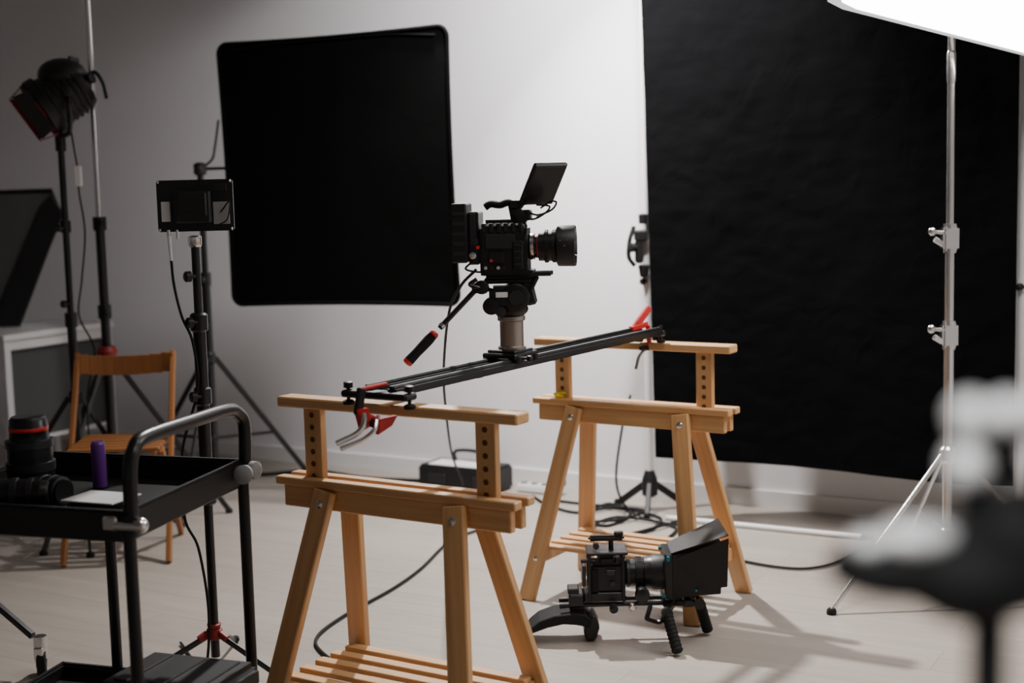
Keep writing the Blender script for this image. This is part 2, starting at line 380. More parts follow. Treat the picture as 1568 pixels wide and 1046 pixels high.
b.done()
def tripod(b,x,y,apex,rad,angs,m,rl=.011,low=None,brace=True):
    b.lathe((x,y,apex-.05),(0,0,1),[(0,.022),(.01,.03),(.05,.03),(.06,.022)],m)
    low=apex*.45 if low is None else low
    if brace: b.lathe((x,y,low-.02),(0,0,1),[(0,.02),(.006,.024),(.03,.024),(.036,.018)],m)
    for a in angs:
        dx,dy=math.cos(D(a)),math.sin(D(a))
        t=Vector((x+dx*.028,y+dy*.028,apex-.02)); f=Vector((x+dx*rad,y+dy*rad,.012))
        b.beam(t,f,rl*1.1,rl*2,m,bev=.003)
        b.lathe(f-Vector((0,0,.011)),(0,0,1),[(0,.017),(.012,.017),(.02,.012)],RUB,14)
        if brace:
            mid=t.lerp(f,.58); b.beam((x+dx*.024,y+dy*.024,low),mid,rl*.6,rl*1.3,m,bev=.002)
def knob(b,p,d,r=.016,m=BLK):
    b.lathe(p,d,[(0,r*.4),(.014,r*.4),(.015,r),(.03,r),(.034,r*.7)],m,16)
sx,sy=-1.42,6.62
b=B("flag_stand",(sx,sy,0))
tripod(b,sx,sy,.70,.52,(33,150,265),BLM,.012,low=.3)
b.cyl((sx,sy,.1),(sx,sy,1.05),.021,BLM); b.cyl((sx,sy,1.05),(sx,sy,1.56),.015,BLM)
b.lathe((sx,sy,1.02),(0,0,1),[(0,.026),(.06,.026)],BLM); knob(b,(sx,sy-.02,1.05),(-.5,-1,0))
b.lathe((sx,sy,1.53),(0,0,1),[(0,.02),(.01,.03),(.05,.03),(.06,.015)],BLK); knob(b,(sx,sy-.02,1.555),(0,-1,0),.02)
b.tube([(sx,sy,1.56),(sx+.06,sy-.02,1.60),(sx+.078,sy-.02,1.66),(sx+.100,sy-.02,1.78)],.006,BLM)
b.beam((sx+.0,sy+.02,1.56),(sx+.4,sy-.10,1.56),.014,.014,BLM)
b.done()
# ------------------------------------------------------------------ monitor on stand
mx,my=-.922,4.18
b=B("light_stand",(mx,my,0))
b.cyl((mx,my,.06),(mx,my,.58),.0135,BLM); b.cyl((mx,my,.55),(mx,my,1.10),.019,BLM); b.cyl((mx,my,1.08),(mx,my,1.33),.0125,BLM)
for z in(.56,.86,1.08): b.lathe((mx,my,z-.03),(0,0,1),[(0,.02),(.006,.026),(.05,.026),(.056,.02)],BLM); knob(b,(mx,my-.02,z),(-1,-.6,0))
knob(b,(mx,my-.015,1.215),(-1,-.6,0))
b.lathe((mx,my,.115),(0,0,1),[(0,.018),(.004,.024),(.03,.024),(.034,.018)],DRED)
b.lathe((mx,my,.15),(0,0,1),[(0,.018),(.012,.022),(.014,.016)],DRED)
for a in(0,1,2):
    A=D(-30+a*120); v=Vector((math.cos(A),math.sin(A),0))
    b.beam(Vector((mx,my,.128))+v*.02,Vector((mx,my,.012))+v*.30,.009,.018,BLM); b.beam(Vector((mx,my,.136))+v*.02,Vector((mx,my,.12))+v*.05,.02,.02,DRED)
    b.sph(Vector((mx,my,.013))+v*.305,.013,RUB,12)
b.lathe((mx,my,1.30),(0,0,1),[(0,.016),(.008,.020),(.03,.020),(.034,.012)],CHR)
b.done()
b=B("field_monitor",(-.915,my,1.42))
b.box((-.915,my,1.421),(.222,.022,.150),BLK,bev=.005,seg=2)
b.box((-.915,my+.012,1.421),(.205,.003,.130),SCR,bev=0)
b.box((-.917,my-.022,1.418),(.105,.03,.095),BLM,bev=.005); b.box((-.917,my-.036,1.425),(.085,.012,.07),BLK,bev=.004)
b.box((-1.000,my-.0115,1.405),(.026,.004,.058),mat("pale_label",(.6,.6,.6),.5,bump=.02),bev=.001); b.box((-.838,my-.0115,1.398),(.048,.004,.065),mat("grey_label",(.28,.28,.28),.5,bump=.02),bev=.001)
b.box((-.84,my-.0125,1.472),(.04,.004,.02),BLM,bev=.001)
for i in range(5): b.box((-.93+i*.012,my-.0125,1.486),(.006,.004,.01),DGR,bev=0)
for x in(-1.02,-.81):
    for z in(1.352,1.49): b.sph((x,my-.008,z),.005,CHR,8)
b.cyl((-.995,my-.01,1.352),(-.995,my-.01,1.335),.006,CHR)
b.cyl((-.995,my-.01,1.338),(-.992,my-.01,1.262),.0055,WPL,r2=.004)
b.cyl((-.97,my-.01,1.352),(-.97,my-.01,1.325),.004,CHR)
b.tube([(-.84,my-.014,1.40),(-.81,my-.03,1.43),(-.818,my-.03,1.38),(-.85,my-.02,1.362)],.002,RUB)
b.done()
b=B("monitor_cable",(-.99,my,1.2))
b.tube([(-.992,my-.01,1.262),(-.985,my-.02,1.19),(-.965,my-.03,1.10),(-.935,my-.035,1.02),(-.93,my-.03,.88),(-.985,my-.02,.70),(-.99,my-.02,.5),(-.95,my-.03,.4),(-.93,my-.03,.2),(-.96,my,.02),(-1.1,my+.3,.008)],.0042,RUB)
b.done()
# ------------------------------------------------------------------ fresnel + stand
b=B("fresnel_light",(-1.87,6.0,1.84))
ax=Vector((-.74,-.30,-.52)).normalized(); c0=Vector((-1.755,6.03,1.93))
b.lathe(c0,ax,[(0,.05),(.01,.095),(.03,.108),(.17,.112),(.18,.128),(.22,.128),(.225,.11),(.21,.10,GLS),(.215,.001,GLS)],BLK,32)
for i in range(5): b.lathe(c0+ax*(.04+i*.025),ax,[(0,.116),(.006,.116)],BLK,32)
for i in range(4): b.box(c0+ax*(.05+i*.03)+Vector((0,0,.108)),(.012,.12,.03),BLK,bev=.003)
b.sph(c0+ax*.09+Vector((-.01,-.02,.07)),(.10,.09,.07),BLK)
F=frame(ax); X4=Matrix.Translation(c0+ax*.225)@F.to_4x4()
Mold=b.M
for k,mm in zip(range(4),(BLK,DRED,DRED,BLK)):
    b.M=X4@Matrix.Rotation(D(90*k),4,'X')
    b.prism([(0,-.09,.115),(0,.09,.115),(.065,.10,.100),(.065,-.10,.100)],(.002,0,.004),mm)
b.M=Mold
s_=Vector((F[0][1],F[1][1],F[2][1]))
b.lathe(c0+ax*.226,ax,[(0,.122),(.006,.126),(.008,.11)],DRED,32)
for sg in(-1,1): b.tube([c0+ax*.1+s_*sg*.115,c0+ax*.1+s_*sg*.14+Vector((0,0,-.06)),c0+ax*.1+s_*sg*.10+Vector((0,0,-.16)),Vector((-1.87,6.0,1.70))],.010,BLM)
for sg in(-1,1): b.lathe(c0+ax*.1+s_*sg*.11,s_*sg,[(0,.02),(.03,.02),(.034,.01)],BLK)
knob(b,c0+Vector((.02,-.05,.0)),(1,-.3,.3),.025)
b.tube([c0+Vector((.0,-.05,-.02)),c0+Vector((.05,-.05,.03)),c0+Vector((.085,-.05,-.01)),c0+Vector((.10,-.05,-.08))],.008,BLM)
b.lathe((-1.87,6.02,1.64),(0,0,1),[(0,.022),(.06,.022),(.07,.014)],BLM)
b.done()
b=B("lamp_stand",(-1.87,6.0,0))
tripod(b,-1.87,6.02,.62,.42,(60,190,290),BLM,.011)
b.cyl((-1.87,6.02,.1),(-1.87,6.02,.95),.019,BLM); b.cyl((-1.87,6.02,.93),(-1.87,6.02,1.66),.014,BLM)
b.lathe((-1.87,6.02,.9),(0,0,1),[(0,.026),(.06,.026)],BLM); knob(b,(-1.87,6.0,1.0),(-1,-1,0))
b.lathe((-1.87,6.02,1.3),(0,0,1),[(0,.022),(.05,.022)],BLM); knob(b,(-1.87,6.0,1.32),(-1,-1,0))
b.done()
b=B("lamp_cable",(-1.79,5.98,1.5))
b.tube([(-1.82,6.0,1.75),(-1.80,5.97,1.65),(-1.79,5.97,1.56),(-1.79,5.97,1.47),(-1.775,5.97,1.3),(-1.80,5.97,1.1),(-1.82,5.97,.95),(-1.76,5.96,.8),(-1.80,5.95,.6),(-1.78,5.9,.3),(-1.7,5.8,.01)],.004,RUB)
b.box((-1.79,5.968,1.535),(.032,.02,.085),WPL,bev=.004)
b.done()
X,Y=-1.76,6.14
b=B("steel_light_stand",(X,Y,0))
tripod(b,X,Y,.76,.50,(25,145,250),BLM,.012)
b.cyl((X,Y,.1),(X,Y,1.36),.020,BLM); b.cyl((X,Y,1.34),(X,Y,2.75),.0135,CHR)
for z in(.95,1.33): b.lathe((X,Y,z-.03),(0,0,1),[(0,.024),(.006,.029),(.06,.029)],BLM); knob(b,(X,Y-.02,z),(1,-.6,0))
b.lathe((X,Y,.70),(0,0,1),[(0,.03),(.08,.045),(.1,.035)],DRED)
b.done()
# ------------------------------------------------------------------ white side table + folded reflector
E=Vector((-2.145,7.62,0)); TM=Matrix.Translation(E)@Matrix((T,-N,Vector((0,0,1)))).transposed().to_4x4()
b=B("side_table",E,TM)      # local x = along wall (right), y = towards wall, origin at right/far corner
b.box((-.25,-.36,.757),(.50,.74,.032),WPT,bev=.004)
for x in(-.03,-.47):
    for y in(-.70,-.02): b.box((x,y,.370),(.04,.04,.740),WPT,bev=.003)
b.box((-.03,-.36,.715),(.02,.66,.05),WPT); b.box((-.47,-.36,.715),(.02,.66,.05),WPT)
b.box((-.25,-.36,.22),(.42,.66,.02),WPT)
b.box((-.06,-.36,.47),(.012,.66,.50),GRY,bev=.001)  # dark grey sheet stands in for the shade under the table top
b.done()
b=B("folded_reflector",(-2.6,7.5,.8),Matrix.Translation((0,0,.778)))
q=[(-2.95,7.40,.70),(-2.36,7.40,.70),(-2.32,7.40,.58),(-2.56,7.36,.012),(-2.95,7.36,.012)]
b.prism(q,(0,.03,0),GRY,bev=.002)
b.tube(q+[q[0]],.013,BLM,smooth=False,closed=True)
b.prism([(-2.36,7.38,.68),(-2.30,7.38,.58),(-2.56,7.34,.012),(-2.70,7.34,.012),(-2.42,7.38,.62)],(0,.02,0),BLK,bev=.002)
b.done()
# ------------------------------------------------------------------ folding chair
CM=Matrix.Translation((-1.60,5.72,0))@Matrix.Rotation(D(4),4,'Z')
b=B("folding_chair",(-1.60,5.72,0),CM)
for sg in(-1,1):
    b.beam((sg*.195,.17,.80),(sg*.205,-.24,.005),.020,.036,PINE2,up=(0,1,0))
    b.beam((sg*.180,-.13,.44),(sg*.180,.24,.005),.020,.034,PINE2,up=(0,1,0))
    b.cyl((sg*.165,.0,.29),(sg*.22,.0,.29),.006,CHR)
pts=[]
for i in range(9):
    x=-.20+i*.40/8; pts.append((x,.145+.03*(1-(x/.20)**2),0))
for i in range(8):
    a_,c_=Vector(pts[i]),Vector(pts[i+1]); dz=.012*(((i-3.5)/3.5)**2)
    b.beam(a_+Vector((0,0,.745+dz)),c_+Vector((0,0,.745+dz)),.014,.080,PINE2,bev=.001)
for i in range(6): b.box((0,-.17+i*.062,.452),(.36,.045,.014),PINE2,bev=.003)
for sg in(-1,1): b.box((sg*.155,-.015,.435),(.022,.36,.022),PINE2)
b.beam((-.18,.19,.08),(.18,.19,.08),.014,.03,PINE2); b.beam((-.2,-.16,.16),(.2,-.16,.16),.014,.03,PINE2)
b.done()
# ------------------------------------------------------------------ utility cart
ex=Vector((.95,-.31,0)); ey=Vector((.250,.968,0))
CT=Matrix.Translation((-.882,3.16,0))@Matrix((ex,ey,Vector((0,0,1)))).transposed().to_4x4()
b=B("utility_cart",(-.882,3.16,0),CT)
LX,LY=.60,.60
def tray(z,h):
    b.box((-LX/2,LY/2,z),(LX,LY,.012),BLK,bev=.003)
    for y in(.0,LY): b.box((-LX/2,y,z+h/2),(LX+.02,.022,h),BLK,bev=.006,seg=2)
    for x in(-LX,0): b.box((x,LY/2,z+h/2),(.022,LY+.02,h),BLK,bev=.006,seg=2)
tray(.680,.070); tray(.095,.045)
for x in(-.42,.004):
    for y in(.0,LY):
        b.cyl((x,y,.07),(x,y,.74),.0155,BLM,seg=16)
        b.lathe((x,y,.69),(0,0,1),[(0,.02),(.05,.02)],BLK)
        b.box((x,y,.072),(.035,.035,.012),CHR); b.box((x,y-.012,.045),(.022,.05,.05),DGR,bev=.004)
        b.lathe((x-.013,y-.02,.034),(1,0,0),[(0,.03),(.003,.034),(.023,.034),(.026,.03)],RUB)
b.tube([(.01,.0,.71),(.012,.0,.78),(.015,.0,.85),(.015,.02,.885),(.015,.07,.905),(.015,.3,.903),(.015,.50,.898),(.015,.565,.88),(.015,.60,.84),(.012,.60,.71)],.0175,BLM,seg=14,n=6)
b.sph((.035,-.005,.718),(.02,.022,.02),CHR); b.cyl((-.02,-.02,.718),(.05,-.02,.718),.010,CHR); b.box((-.035,-.018,.722),(.04,.012,.035),CHR,bev=.005)
b.lathe((.02,.60,.722),(1,-.2,0),[(0,.012),(.012,.024),(.03,.024),(.036,.012)],LGR)
b.lathe((.03,.565,.722),(.2,-1,0),[(0,.02),(.03,.026),(.036,.015)],LGR)
b.done()
def place_lens(name,p,d,r,L,ring=RED):
    b=B(name,p); b.lathe(p,d,[(0,r*.8),(L*.06,r*.85),(L*.08,r,BLK),(L*.3,r,BLM),(L*.31,r*1.05,DGR),(L*.42,r*1.05,DGR),(L*.43,r*.96,BLM),(L*.6,r*.96,BLM),(L*.61,r*1.02,DGR),(L*.7,r*1.02,DGR),(L*.71,r*.84,BLM),(L*.82,r*.82,BLM),(L*.83,r*.84,ring),(L*.87,r*.84,ring),(L*.88,r*.82,BLM),(L*.96,r*.8,BLM),(L,r*.7,BLK)],BLM,32); return b.done()
zt=.688
place_lens("cinema_lens",(-1.265,3.66,zt),(0,0,1),.060,.205)
place_lens("cinema_lens",(-1.375,3.60,zt),(0,0,1),.045,.12,DGR)
place_lens("cinema_lens",(-1.28,3.44,zt+.044),(1,.1,0),.040,.13,DGR)
place_lens("cinema_lens",(-1.12,3.47,zt+.042),(-.9,.5,0),.038,.10,DGR)
b=B("purple_tube",(-1.105,3.72,zt)); b.lathe((-1.105,3.72,zt),(0,0,1),[(0,.017),(.004,.019),(.116,.019),(.118,.0175,PUR),(.123,.015,PUR)],PUR,24); b.done()
b=B("battery_pouch",(-1.0,3.38,.71)); b.box((-1.0,3.38,.711),(.15,.10,.044),BLK,rot=(0,0,-18),bev=.01,seg=2); b.done()
b=B("white_card",(-1.0,3.37,.735)); b.box((-1.0,3.37,.7355),(.150,.115,.004),WPL,rot=(0,0,-22),bev=.001); b.done()
b=B("camera_case",(-.83,3.38,.25),Matrix.Translation((-.850,3.42,0))@Matrix.Rotation(D(-20),4,'Z'))
b.box((0,0,.155),(.32,.26,.105),BLK,bev=.015,seg=2); b.box((0,0,.245),(.325,.265,.07),BLK,bev=.02,seg=3)
for x in(-.1,0,.1): b.box((x,0,.281),(.04,.2,.008),BLK,bev=.003)
b.box((-.08,-.135,.21),(.04,.015,.05),DGR); b.box((.08,-.135,.21),(.04,.015,.05),DGR); b.tube([(-.05,-.13,.19),(-.05,-.16,.19),(.05,-.16,.19),(.05,-.13,.19)],.008,BLK,smooth=False)
b.done()
b=B("rolling_stand",(-1.95,4.55,0))
b.cyl((-1.95,4.5,.15),(-1.95,4.5,1.6),.02,BLM); b.lathe((-1.95,4.5,.36),(0,0,1),[(0,.03),(.06,.03)],BLM)
for a in(-30,90,210):
    v=Vector((math.cos(D(a)),math.sin(D(a)),0)); b.beam(Vector((-1.95,4.5,.38))+v*.02,Vector((-1.95,4.5,.12))+v*.53,.02,.02,BLM)
    p=Vector((-1.95,4.5,0))+v*.56; b.lathe(p+Vector((0,0,.085)),(0,0,1),[(0,.02),(.04,.02)],CHR); b.box(p+Vector((0,0,.075)),(.03,.05,.04),CHR,bev=.004)
    b.lathe(p+Vector((-.014,0,.042)),(1,.3,0),[(0,.036),(.004,.042),(.024,.042),(.028,.036)],RUB); b.lathe(p+Vector((-.017,0,.042)),(1,.3,0),[(0,.015),(.034,.015)],CHR)
b.done()
# ------------------------------------------------------------------ backdrop
def bx(s): return Vector((.575,6.08,0)).lerp(Vector((1.90,5.33,0)),s)
b=B("black_backdrop",(1.24,5.7,1.5))
t=bmesh.new(); NX,NZ=110,150; G=[]
bn=Vector((-.49,-.87,0))
for j in range(NZ+1):
    z=.265+(2.72-.265)*j/NZ; row=[]
    for i in range(NX+1):
        s=i/NX; p=bx(s)
        p=p+Vector((.04*(1-s)*(1-j/NZ)*.9,-.02*(1-s)*(1-j/NZ),0))
        w=.014*math.sin(s*9+z*.6)+.010*noise.noise(Vector((s*2.5,z*1.3,3)))+.0045*noise.noise(Vector((s*11+z*2,z*8,7)))+.0026*noise.noise(Vector((s*18,z*26,2)))
        zz=z+ (.008*math.sin(s*6) if j==0 else 0)
        p=p+bn*w; row.append(t.verts.new((p.x,p.y,zz)))
    G.append(row)
for j in range(NZ):
    for i in range(NX): t.faces.new((G[j][i],G[j][i+1],G[j+1][i+1],G[j+1][i]))
b.add(t,CLOTH); b.done(80)
p1=Vector((.595,6.20,0)); p2=Vector((1.955,5.42,0))
for k_,p in enumerate((p1,p2)):
    b=B("backdrop_stand",p)
    b.cyl(p+Vector((0,0,.08)),p+Vector((0,0,2.74)),.0165,WPT)
    b.lathe(p+Vector((0,0,1.0)),(0,0,1),[(0,.022),(.05,.022)],WPT); knob(b,p+Vector((0,-.02,1.02)),(-1,-.5,0),.014)
    for a in(20,140,260):
        v=Vector((math.cos(D(a)),math.sin(D(a)),0)); b.beam(p+v*.02+Vector((0,0,.12)),p+v*.17+Vector((0,0,.012)),.022,.03,BLK); b.sph(p+v*.18+Vector((0,0,.015)),.015,RUB,10)
    b.lathe(p+Vector((0,0,.06)),(0,0,1),[(0,.02),(.01,.035),(.08,.035),(.12,.02)],BLK)
    if k_==0:
        q=p1+Vector((-.015,-.03,0))
        b.box(q+Vector((-.01,0,1.22)),(.06,.05,.05),BLK,bev=.008); b.box(q+Vector((-.02,0,1.15)),(.035,.04,.10),BLK,bev=.008); b.tube([q+Vector((-.04,0,1.26)),q+Vector((-.06,-.01,1.20)),q+Vector((-.065,-.01,1.13)),q+Vector((-.04,0,1.09))],.010,BLK)
        b.lathe(q+Vector((.0,-.01,1.27)),(0,0,1),[(0,.02),(.04,.022),(.045,.01)],BLK); b.lathe(q+Vector((.0,-.01,1.04)),(0,0,1),[(0,.018),(.05,.026),(.055,.02)],BLK)
        knob(b,q+Vector((-.03,-.02,1.17)),(-1,-.4,0),.02)
    b.done()
b=B("backdrop_crossbar",(1.27,5.8,2.76)); b.cyl(p1+Vector((-.1,.06,2.76)),p2+Vector((.08,-.05,2.76)),.02,WPT); b.done()
b=B("spare_crossbar",(1.0,5.95,.03)); b.cyl(p1+Vector((.05,-.20,.012)),p1+Vector((.80,-.62,.012)),.011,WPT); b.cyl(p1+Vector((.79,-.615,.012)),p1+Vector((.83,-.638,.012)),.013,DGR); b.done()
# ------------------------------------------------------------------ chrome stand + softbox
X,Y=1.515,4.9
b=B("chrome_light_stand",(X,Y,0))
b.cyl((X,Y,.10),(X,Y,.95),.0175,CHR); b.cyl((X,Y,.9),(X,Y,1.28),.0155,CHR); b.cyl((X,Y,1.2),(X,Y,1.95),.013,CHR)
tripod(b,X,Y,.50,.54,(210,330,90),CHR,.009,low=.2)
for z in(1.235,.90):
    b.box((X,Y-.0,z),(.055,.05,.085),CHR,bev=.008,seg=2); b.lathe((X,Y,z-.05),(0,0,1),[(0,.022),(.1,.022)],CHR)
    b.cyl((X-.02,Y-.01,z+.02),(X-.065,Y-.03,z+.025),.007,CHR); b.sph((X-.07,Y-.032,z+.026),(.014,.012,.016),CHR); b.beam((X-.03,Y-.03,z-.02),(X-.065,Y-.04,z-.0),.01,.02,CHR)
b.lathe((X,Y,1.76),(0,0,1),[(0,.014),(.02,.016),(.1,.016),(.11,.013)],CHR)
b.lathe((X,Y,1.93),(0,0,1),[(0,.02),(.05,.02)],BLM)
b.done()
A=Vector((1.00,4.62,2.008)); Bv=Vector((2.0,4.86,1.775)); w=Vector((.10,-.95,.24))*.85
b=B("softbox_light",(1.5,4.5,2.1))
nrm=(Bv-A).cross(w).normalized()
if nrm.z>0: nrm=-nrm
up=-nrm
P0,P1,P2,P3=A,Bv,Bv+w,A+w
e1=(P1-P0).normalized(); e2=w.normalized(); r=.09
def cor(c,d1,d2): return [c+d1*r,c+d1*r*.3+d2*r*.3,c+d2*r]
ring=cor(P0,e2,e1)+cor(P1,-e1,e2)+cor(P2,-e2,-e1)+cor(P3,e1,-e2)
cc=sum(ring,Vector())/len(ring)
inner=[v+(cc-v).normalized()*.045 for v in ring]
t=bmesh.new(); t.faces.new([t.verts.new(v+nrm*.004) for v in inner]); b.add(t,DIFF)
b.loft([v+nrm*.004 for v in inner],ring,DIFE)
b.loft(ring,[v+up*.05 for v in ring],SBR,thick=.004)
rim2=[v+up*.05 for v in ring]
back=[cc+(v-cc)*.25+up*.30 for v in ring]
b.loft(rim2,back,BLK); t=bmesh.new(); t.faces.new([t.verts.new(v) for v in back]); b.add(t,BLK)
b.cyl(cc+up*.28,cc+up*.48,.07,BLM); b.tube([cc+up*.38,Vector((X,Y-.1,2.3)),Vector((X,Y,1.97))],.014,BLM)
b.done()
# ------------------------------------------------------------------ shoulder rig on floor
b=B("shoulder_camera_rig",(.4,4.45,.0))
yc=4.45
for sg in(-1,1): b.cyl((.13,yc+sg*.03,.118),(.58,yc+sg*.03,.118),.0075,DGR)
b.box((.275,yc,.145),(.13,.09,.03),BLM,bev=.003)
b.box((.285,yc,.205),(.115,.085,.10),BLK,bev=.012,seg=2); b.box((.285,yc,.262),(.06,.07,.03),BLK,bev=.01,seg=2)
b.box((.245,yc-.035,.20),(.04,.03,.09),RUB,bev=.01,seg=2); b.cyl((.32,yc-.02,.25),(.32,yc-.02,.268),.012,DGR); b.cyl((.25,yc-.02,.25),(.25,yc-.02,.266),.010,DGR)
b.box((.21,yc,.215),(.012,.09,.065),DGR,bev=.002); b.box((.225,yc-.04,.265),(.05,.02,.012),BLM)
b.box((.295,yc-.046,.225),(.03,.01,.02),DGR,bev=.002); b.cyl((.30,yc-.044,.19),(.30,yc-.05,.19),.008,DGR)
for x in(.228,.335): b.beam((x,yc-.05,.13),(x,yc-.05,.285),.010,.012,BLM,up=(0,1,0)); b.beam((x,yc+.05,.13),(x,yc+.05,.285),.010,.012,BLM,up=(0,1,0))
b.box((.285,yc,.288),(.13,.11,.010),BLM); b.cyl((.30,yc,.29),(.30,yc,.325),.008,BLM)
b.box((.285,yc,.328),(.115,.028,.018),BLK,bev=.006,seg=2); b.box((.325,yc,.342),(.03,.02,.012),BLM); b.lathe((.25,yc-.02,.31),(0,-1,0),[(0,.01),(.02,.01)],DGR)
b.lathe((.335,yc,.212),(1,0,0),[(0,.036),(.012,.04),(.013,.046,DGR),(.022,.046,DGR),(.024,.043,BLM),(.04,.043,BLM),(.042,.049,BLK),(.062,.049,BLK),(.064,.046,BLM),(.066,.046,BLM),(.068,.050,BLM),(.09,.052,BLM),(.10,.056,BLK),(.13,.056,BLK),(.131,.04,GLS)],BLM,36)
for k in range(36):
    A_=k*2*math.pi/36; b.box((.387,yc+.0495*math.cos(A_),.212+.0495*math.sin(A_)),(.018,.003,.003),BLK,rot=(math.degrees(A_),0,0),bev=0)
b.lathe((.39,yc-.075,.165),(0,-1,0),[(0,.022),(.02,.024),(.03,.022),(.034,.01)],BLM); b.box((.39,yc-.045,.15),(.03,.06,.04),BLK)
def rect(x,z0,z1,hw,sk=0): return [(x,yc-hw,z0),(x+sk,yc-hw,z1),(x+sk,yc+hw,z1),(x,yc+hw,z0)]
b.box((.478,yc,.212),(.028,.135,.150),BLM,bev=.004)
b.loft(rect(.49,.145,.282,.066),rect(.635,.165,.315,.105,.012),BLK,thick=.004)
b.prism([(.485,yc-.068,.287),(.485,yc+.068,.287),(.66,yc+.112,.352),(.66,yc-.112,.352)],(0,0,.003),BLK)
b.prism([(.500,yc-.070,.275),(.66,yc-.112,.345),(.655,yc-.110,.190),(.60,yc-.100,.180)],(0,-.003,0),BLK)
b.box((.475,yc-.07,.272),(.012,.008,.018),TEAL,bev=.002); b.cyl((.46,yc-.072,.155),(.46,yc-.082,.155),.006,TEAL); b.cyl((.455,yc-.02,.290),(.455,yc-.02,.300),.006,TEAL); b.cyl((.56,yc-.09,.175),(.56,yc-.097,.175),.004,TEAL)
b.box((.475,yc,.125),(.03,.09,.035),BLM); b.box((.54,yc,.118),(.03,.09,.025),BLM)
def grip(p,q):
    p=Vector(p);q=Vector(q);d=q-p;L=d.length; pr=[(0,.012)]
    n=9
    for i in range(n):
        a0=.05*L+i*(.93*L)/n; pr+=[(a0,.0165),(a0+.5*.93*L/n,.0185),(a0+.93*.93*L/n,.0165)]
    pr.append((L,.012)); b.lathe(p,d,pr,RUB,18)
b.beam((.50,yc-.02,.118),(.462,yc-.13,.118),.016,.02,BLM); b.lathe((.462,yc-.13,.118),(0,-1,0),[(0,.018),(.02,.018)],BLM); grip((.462,4.315,.115),(.487,4.245,.012))
b.beam((.50,yc-.03,.118),(.575,yc-.04,.118),.016,.02,BLM); b.lathe((.575,yc-.03,.12),(0,-1,0),[(0,.018),(.03,.018)],BLM); grip((.578,4.42,.115),(.608,4.45,.012))
b.beam((.42,yc-.04,.112),(.40,yc-.12,.095),.014,.014,BLM); b.tube([(.40,yc-.12,.095),(.44,yc-.14,.09),(.455,yc-.13,.11)],.007,BLM)
b.box((.185,yc,.135),(.05,.09,.045),BLM,bev=.006); b.box((.175,yc-.01,.165),(.035,.06,.018),BLK)
pad=[(.225,.050),(.232,.075),(.210,.094),(.17,.098),(.11,.092),(.065,.076),(.035,.052),(.024,.034),(.045,.038),(.09,.058),(.14,.068),(.18,.062)]
b.prism([(x,yc-.06,z) for x,z in pad],(0,.12,0),RUB,bev=.003)
b.prism([(.215,yc-.05,.002),(.245,yc-.05,.008),(.258,yc-.05,.05),(.240,yc-.05,.09),(.212,yc-.05,.07),(.205,yc-.05,.03)],(0,.10,0),BLK,bev=.006)
b.lathe((.30,yc-.055,.118),(0,-1,0),[(0,.012),(.03,.014),(.034,.008)],BLM); b.lathe((.36,yc-.055,.118),(0,-1,0),[(0,.010),(.02,.012),(.024,.008)],CHR)
b.done()
# ------------------------------------------------------------------ power box, strips, cables
b=B("power_supply_case",(-.24,6.72,0),Matrix.Translation((-.24,6.74,0))@Matrix.Rotation(D(-30),4,'Z'))
b.box((0,0,.062),(.42,.20,.12),BLK,bev=.012,seg=2); b.box((-.02,-.02,.124),(.28,.12,.006),WPL,bev=.001)
b.tube([(-.07,.03,.12),(-.07,.03,.175),(.07,.03,.175),(.07,.03,.12)],.009,BLK,n=4); b.box((.13,-.102,.06),(.06,.006,.05),DGR); b.box((-.1,-.102,.06),(.1,.006,.05),DGR)
b.done()
b=B("power_strip",(.14,6.55,0),Matrix.Translation((.12,6.60,0))@Matrix.Rotation(D(-30),4,'Z'))
b.box((0,0,.022),(.24,.06,.04),WPL,bev=.008,seg=2)
for i in range(4): b.lathe((-.09+i*.055,0,.042),(0,0,1),[(0,.02),(.002,.02),(.0015,.016),(.0,.001)],GRY,16)
b.box((.10,.0,.065),(.05,.05,.05),BLK,bev=.008)
b.done()
def cable(name,pts,r=.0055): 
    b=B(name,pts[0]); b.tube(pts,r,RUB,seg=8,n=10); return b.done()
cable("power_cable",[(-.10,4.13,1.215),(-.15,4.22,1.16),(-.195,4.4,1.06),(-.235,4.8,.83),(-.25,5.2,.62),(-.26,5.8,.35),(-.24,6.3,.12),(-.27,6.56,.012)],.0045)
cable("power_cable",[(-.10,6.5,.008),(-.05,6.2,.008),(-.12,5.95,.008),(-.27,5.72,.008),(-.37,5.3,.008),(-.46,5.03,.008),(-.60,4.72,.008),(-.66,4.5,.008),(-.62,4.34,.008),(-.50,4.15,.008)])
cable("power_cable",[(.62,5.6,.008),(.75,5.42,.008),(.88,5.27,.008),(1.0,5.18,.008),(1.1,5.17,.008),(1.22,5.25,.008),(1.4,5.45,.008),(1.6,5.35,.008)])
cable("power_cable",[(-2.0,7.2,.012),(-1.6,7.25,.012),(-1.3,7.15,.012),(-1.04,7.2,.012),(-.75,7.0,.012),(-.48,6.9,.012),(-.42,6.84,.03)],.009)
cable("power_cable",[(.50,6.0,.55),(.46,6.0,.40),(.44,6.1,.15),(.50,6.15,.012),(.60,5.95,.008),(.75,5.85,.008)])
cable("power_cable",[(.08,6.5,.008),(.15,6.3,.008),(.28,6.15,.008),(.42,6.3,.01),(.5,6.1,.01),(.38,5.9,.008),(.28,6.05,.012),(.42,6.2,.012),(.62,6.0,.01),(.5,5.75,.008),(.32,5.85,.01),(.44,6.02,.015),(.66,5.85,.01),(.60,5.62,.008)],.0065)
cable("power_cable",[(.18,6.4,.008),(.30,6.32,.008),(.45,6.18,.02),(.56,6.10,.02),(.44,5.95,.02),(.27,5.95,.008),(.40,5.72,.01),(.58,5.82,.015),(.72,5.98,.008)],.0065)
